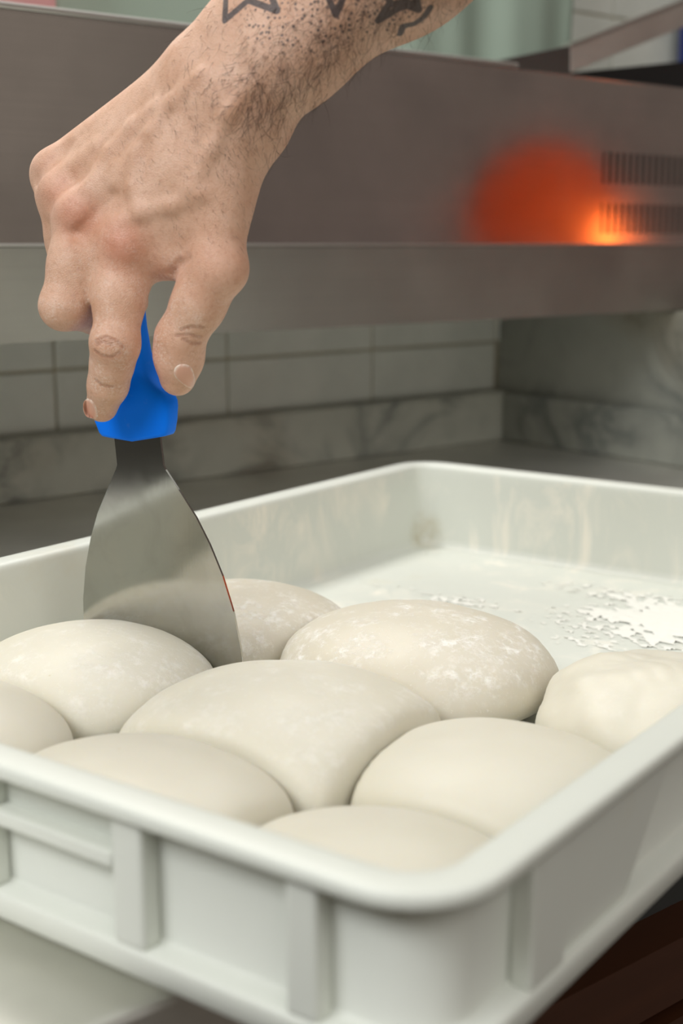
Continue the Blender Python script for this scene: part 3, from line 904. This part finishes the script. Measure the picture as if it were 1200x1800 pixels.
# ------------------------------------------------------------------ wood-fired oven to the right; its fire shows in the steel
oven = empty('brick_oven'); oven.location = (1.5, 1.17, -.9)
tag(oven, 'wood fired oven with an arched mouth and burning fire beside the counter', 'oven')
mbk = NT('oven_brick')
bk = mbk.n('ShaderNodeTexBrick'); bk.inputs['Scale'].default_value = 6
mbk.link(mbk.coord((1, 1, 1), (0, math.pi / 2, math.pi / 2)), bk.inputs['Vector'])
bk.inputs['Color1'].default_value = (*srgb(132, 118, 114), 1); bk.inputs['Color2'].default_value = (*srgb(118, 106, 104), 1); bk.inputs['Mortar'].default_value = (*srgb(132, 120, 112), 1)
mbk.set(Base_Color=bk.outputs[0], Roughness=.85)
OX, OY, OZ, OW, OH = 1.20, 1.170, .205, .125, .185
arch = [(OY - OW, OZ)] + [(OY - OW * math.cos(a), OZ + .05 + (OH - .05) * math.sin(a)) for a in np.linspace(0, math.pi, 17)] + [(OY + OW, OZ)]
na = len(arch)
outer = [(OY - .62, -.9)] + [(OY - .62 * math.cos(a), .75 + .45 * math.sin(a)) for a in np.linspace(0, math.pi, 17)] + [(OY + .62, -.9)]
v = [(OX, y, z) for y, z in arch] + [(OX, y, z) for y, z in outer]
v += [(OX + .10, y, z) for y, z in arch] + [(OX + .10, y, z) for y, z in outer]
f = []
for i in range(na):
    j = (i + 1) % na
    f += [(i, j, na + j, na + i), (2 * na + i, 3 * na + i, 3 * na + j, 2 * na + j), (i, 2 * na + i, 2 * na + j, j), (na + i, na + j, 3 * na + j, 3 * na + i)]
o = new_mesh('front_wall', v, f, mbk.m); fix_normals(o); under(oven, o)
cav = [(OY - OW - .05, OZ)] + [(OY - (OW + .05) * math.cos(a), OZ + .05 + OH * math.sin(a)) for a in np.linspace(0, math.pi, 17)] + [(OY + OW + .05, OZ)]
v = [(OX + .10, y, z) for y, z in cav] + [(OX + .45, y, z) for y, z in cav]
f = [(i, (i + 1) % na, na + (i + 1) % na, na + i) for i in range(na)] + [tuple(range(na, 2 * na))]
o = new_mesh('chamber', v, f, simple('pale_chamber_brick', srgb(228, 196, 172), .9)); fix_normals(o); under(oven, o)  # brick tone raised pale to strengthen the fire's glow
mf = NT('flame')
gm = mf.attr('heat')
mf.set(Base_Color=(0.0, 0.0, 0.0), Emission_Color=mf.mix(gm, (1.0, .17, .028), (1.0, .20, .03)), Emission_Strength=mf.math('MULTIPLY_ADD', gm, 85.0, 10.0))
def flame(y, x, h, r, seed):
    rs = np.random.default_rng(seed); vs, fs, ht = [], [], []
    for j in range(13):
        t = j / 12; rr = r * (math.sin(math.pi * min(1, t * .9 + .18)) ** .8) * (1 - t) ** .45 + .0008
        cy = y + .25 * r * math.sin(5 * t + seed) ; cx = x + .25 * r * math.cos(4 * t + seed)
        for k in range(12):
            a = 2 * math.pi * k / 12
            vs.append((cx + rr * math.cos(a), cy + rr * math.sin(a), OZ + .004 + h * t)); ht.append((1 - t) ** 1.6)
    for j in range(12):
        for k in range(12):
            fs.append((j * 12 + k, j * 12 + (k + 1) % 12, j * 12 + 12 + (k + 1) % 12, j * 12 + 12 + k))
    fs.append(tuple(range(12))[::-1]); fs.append(tuple(range(144, 156)))
    o = new_mesh('flame', vs, fs, mf.m, None, True); fix_normals(o)
    a = o.data.attributes.new('heat', 'FLOAT', 'POINT'); a.data.foreach_set('value', ht)
    under(oven, o)
for a in ((OY + .116, OX + .05, .040, .013, 1), (OY + .103, OX + .06, .085, .010, 2), (OY + .146, OX + .22, .11, .030, 3),): flame(*a)  # last flame sits hidden beside the mouth, added to light the chamber
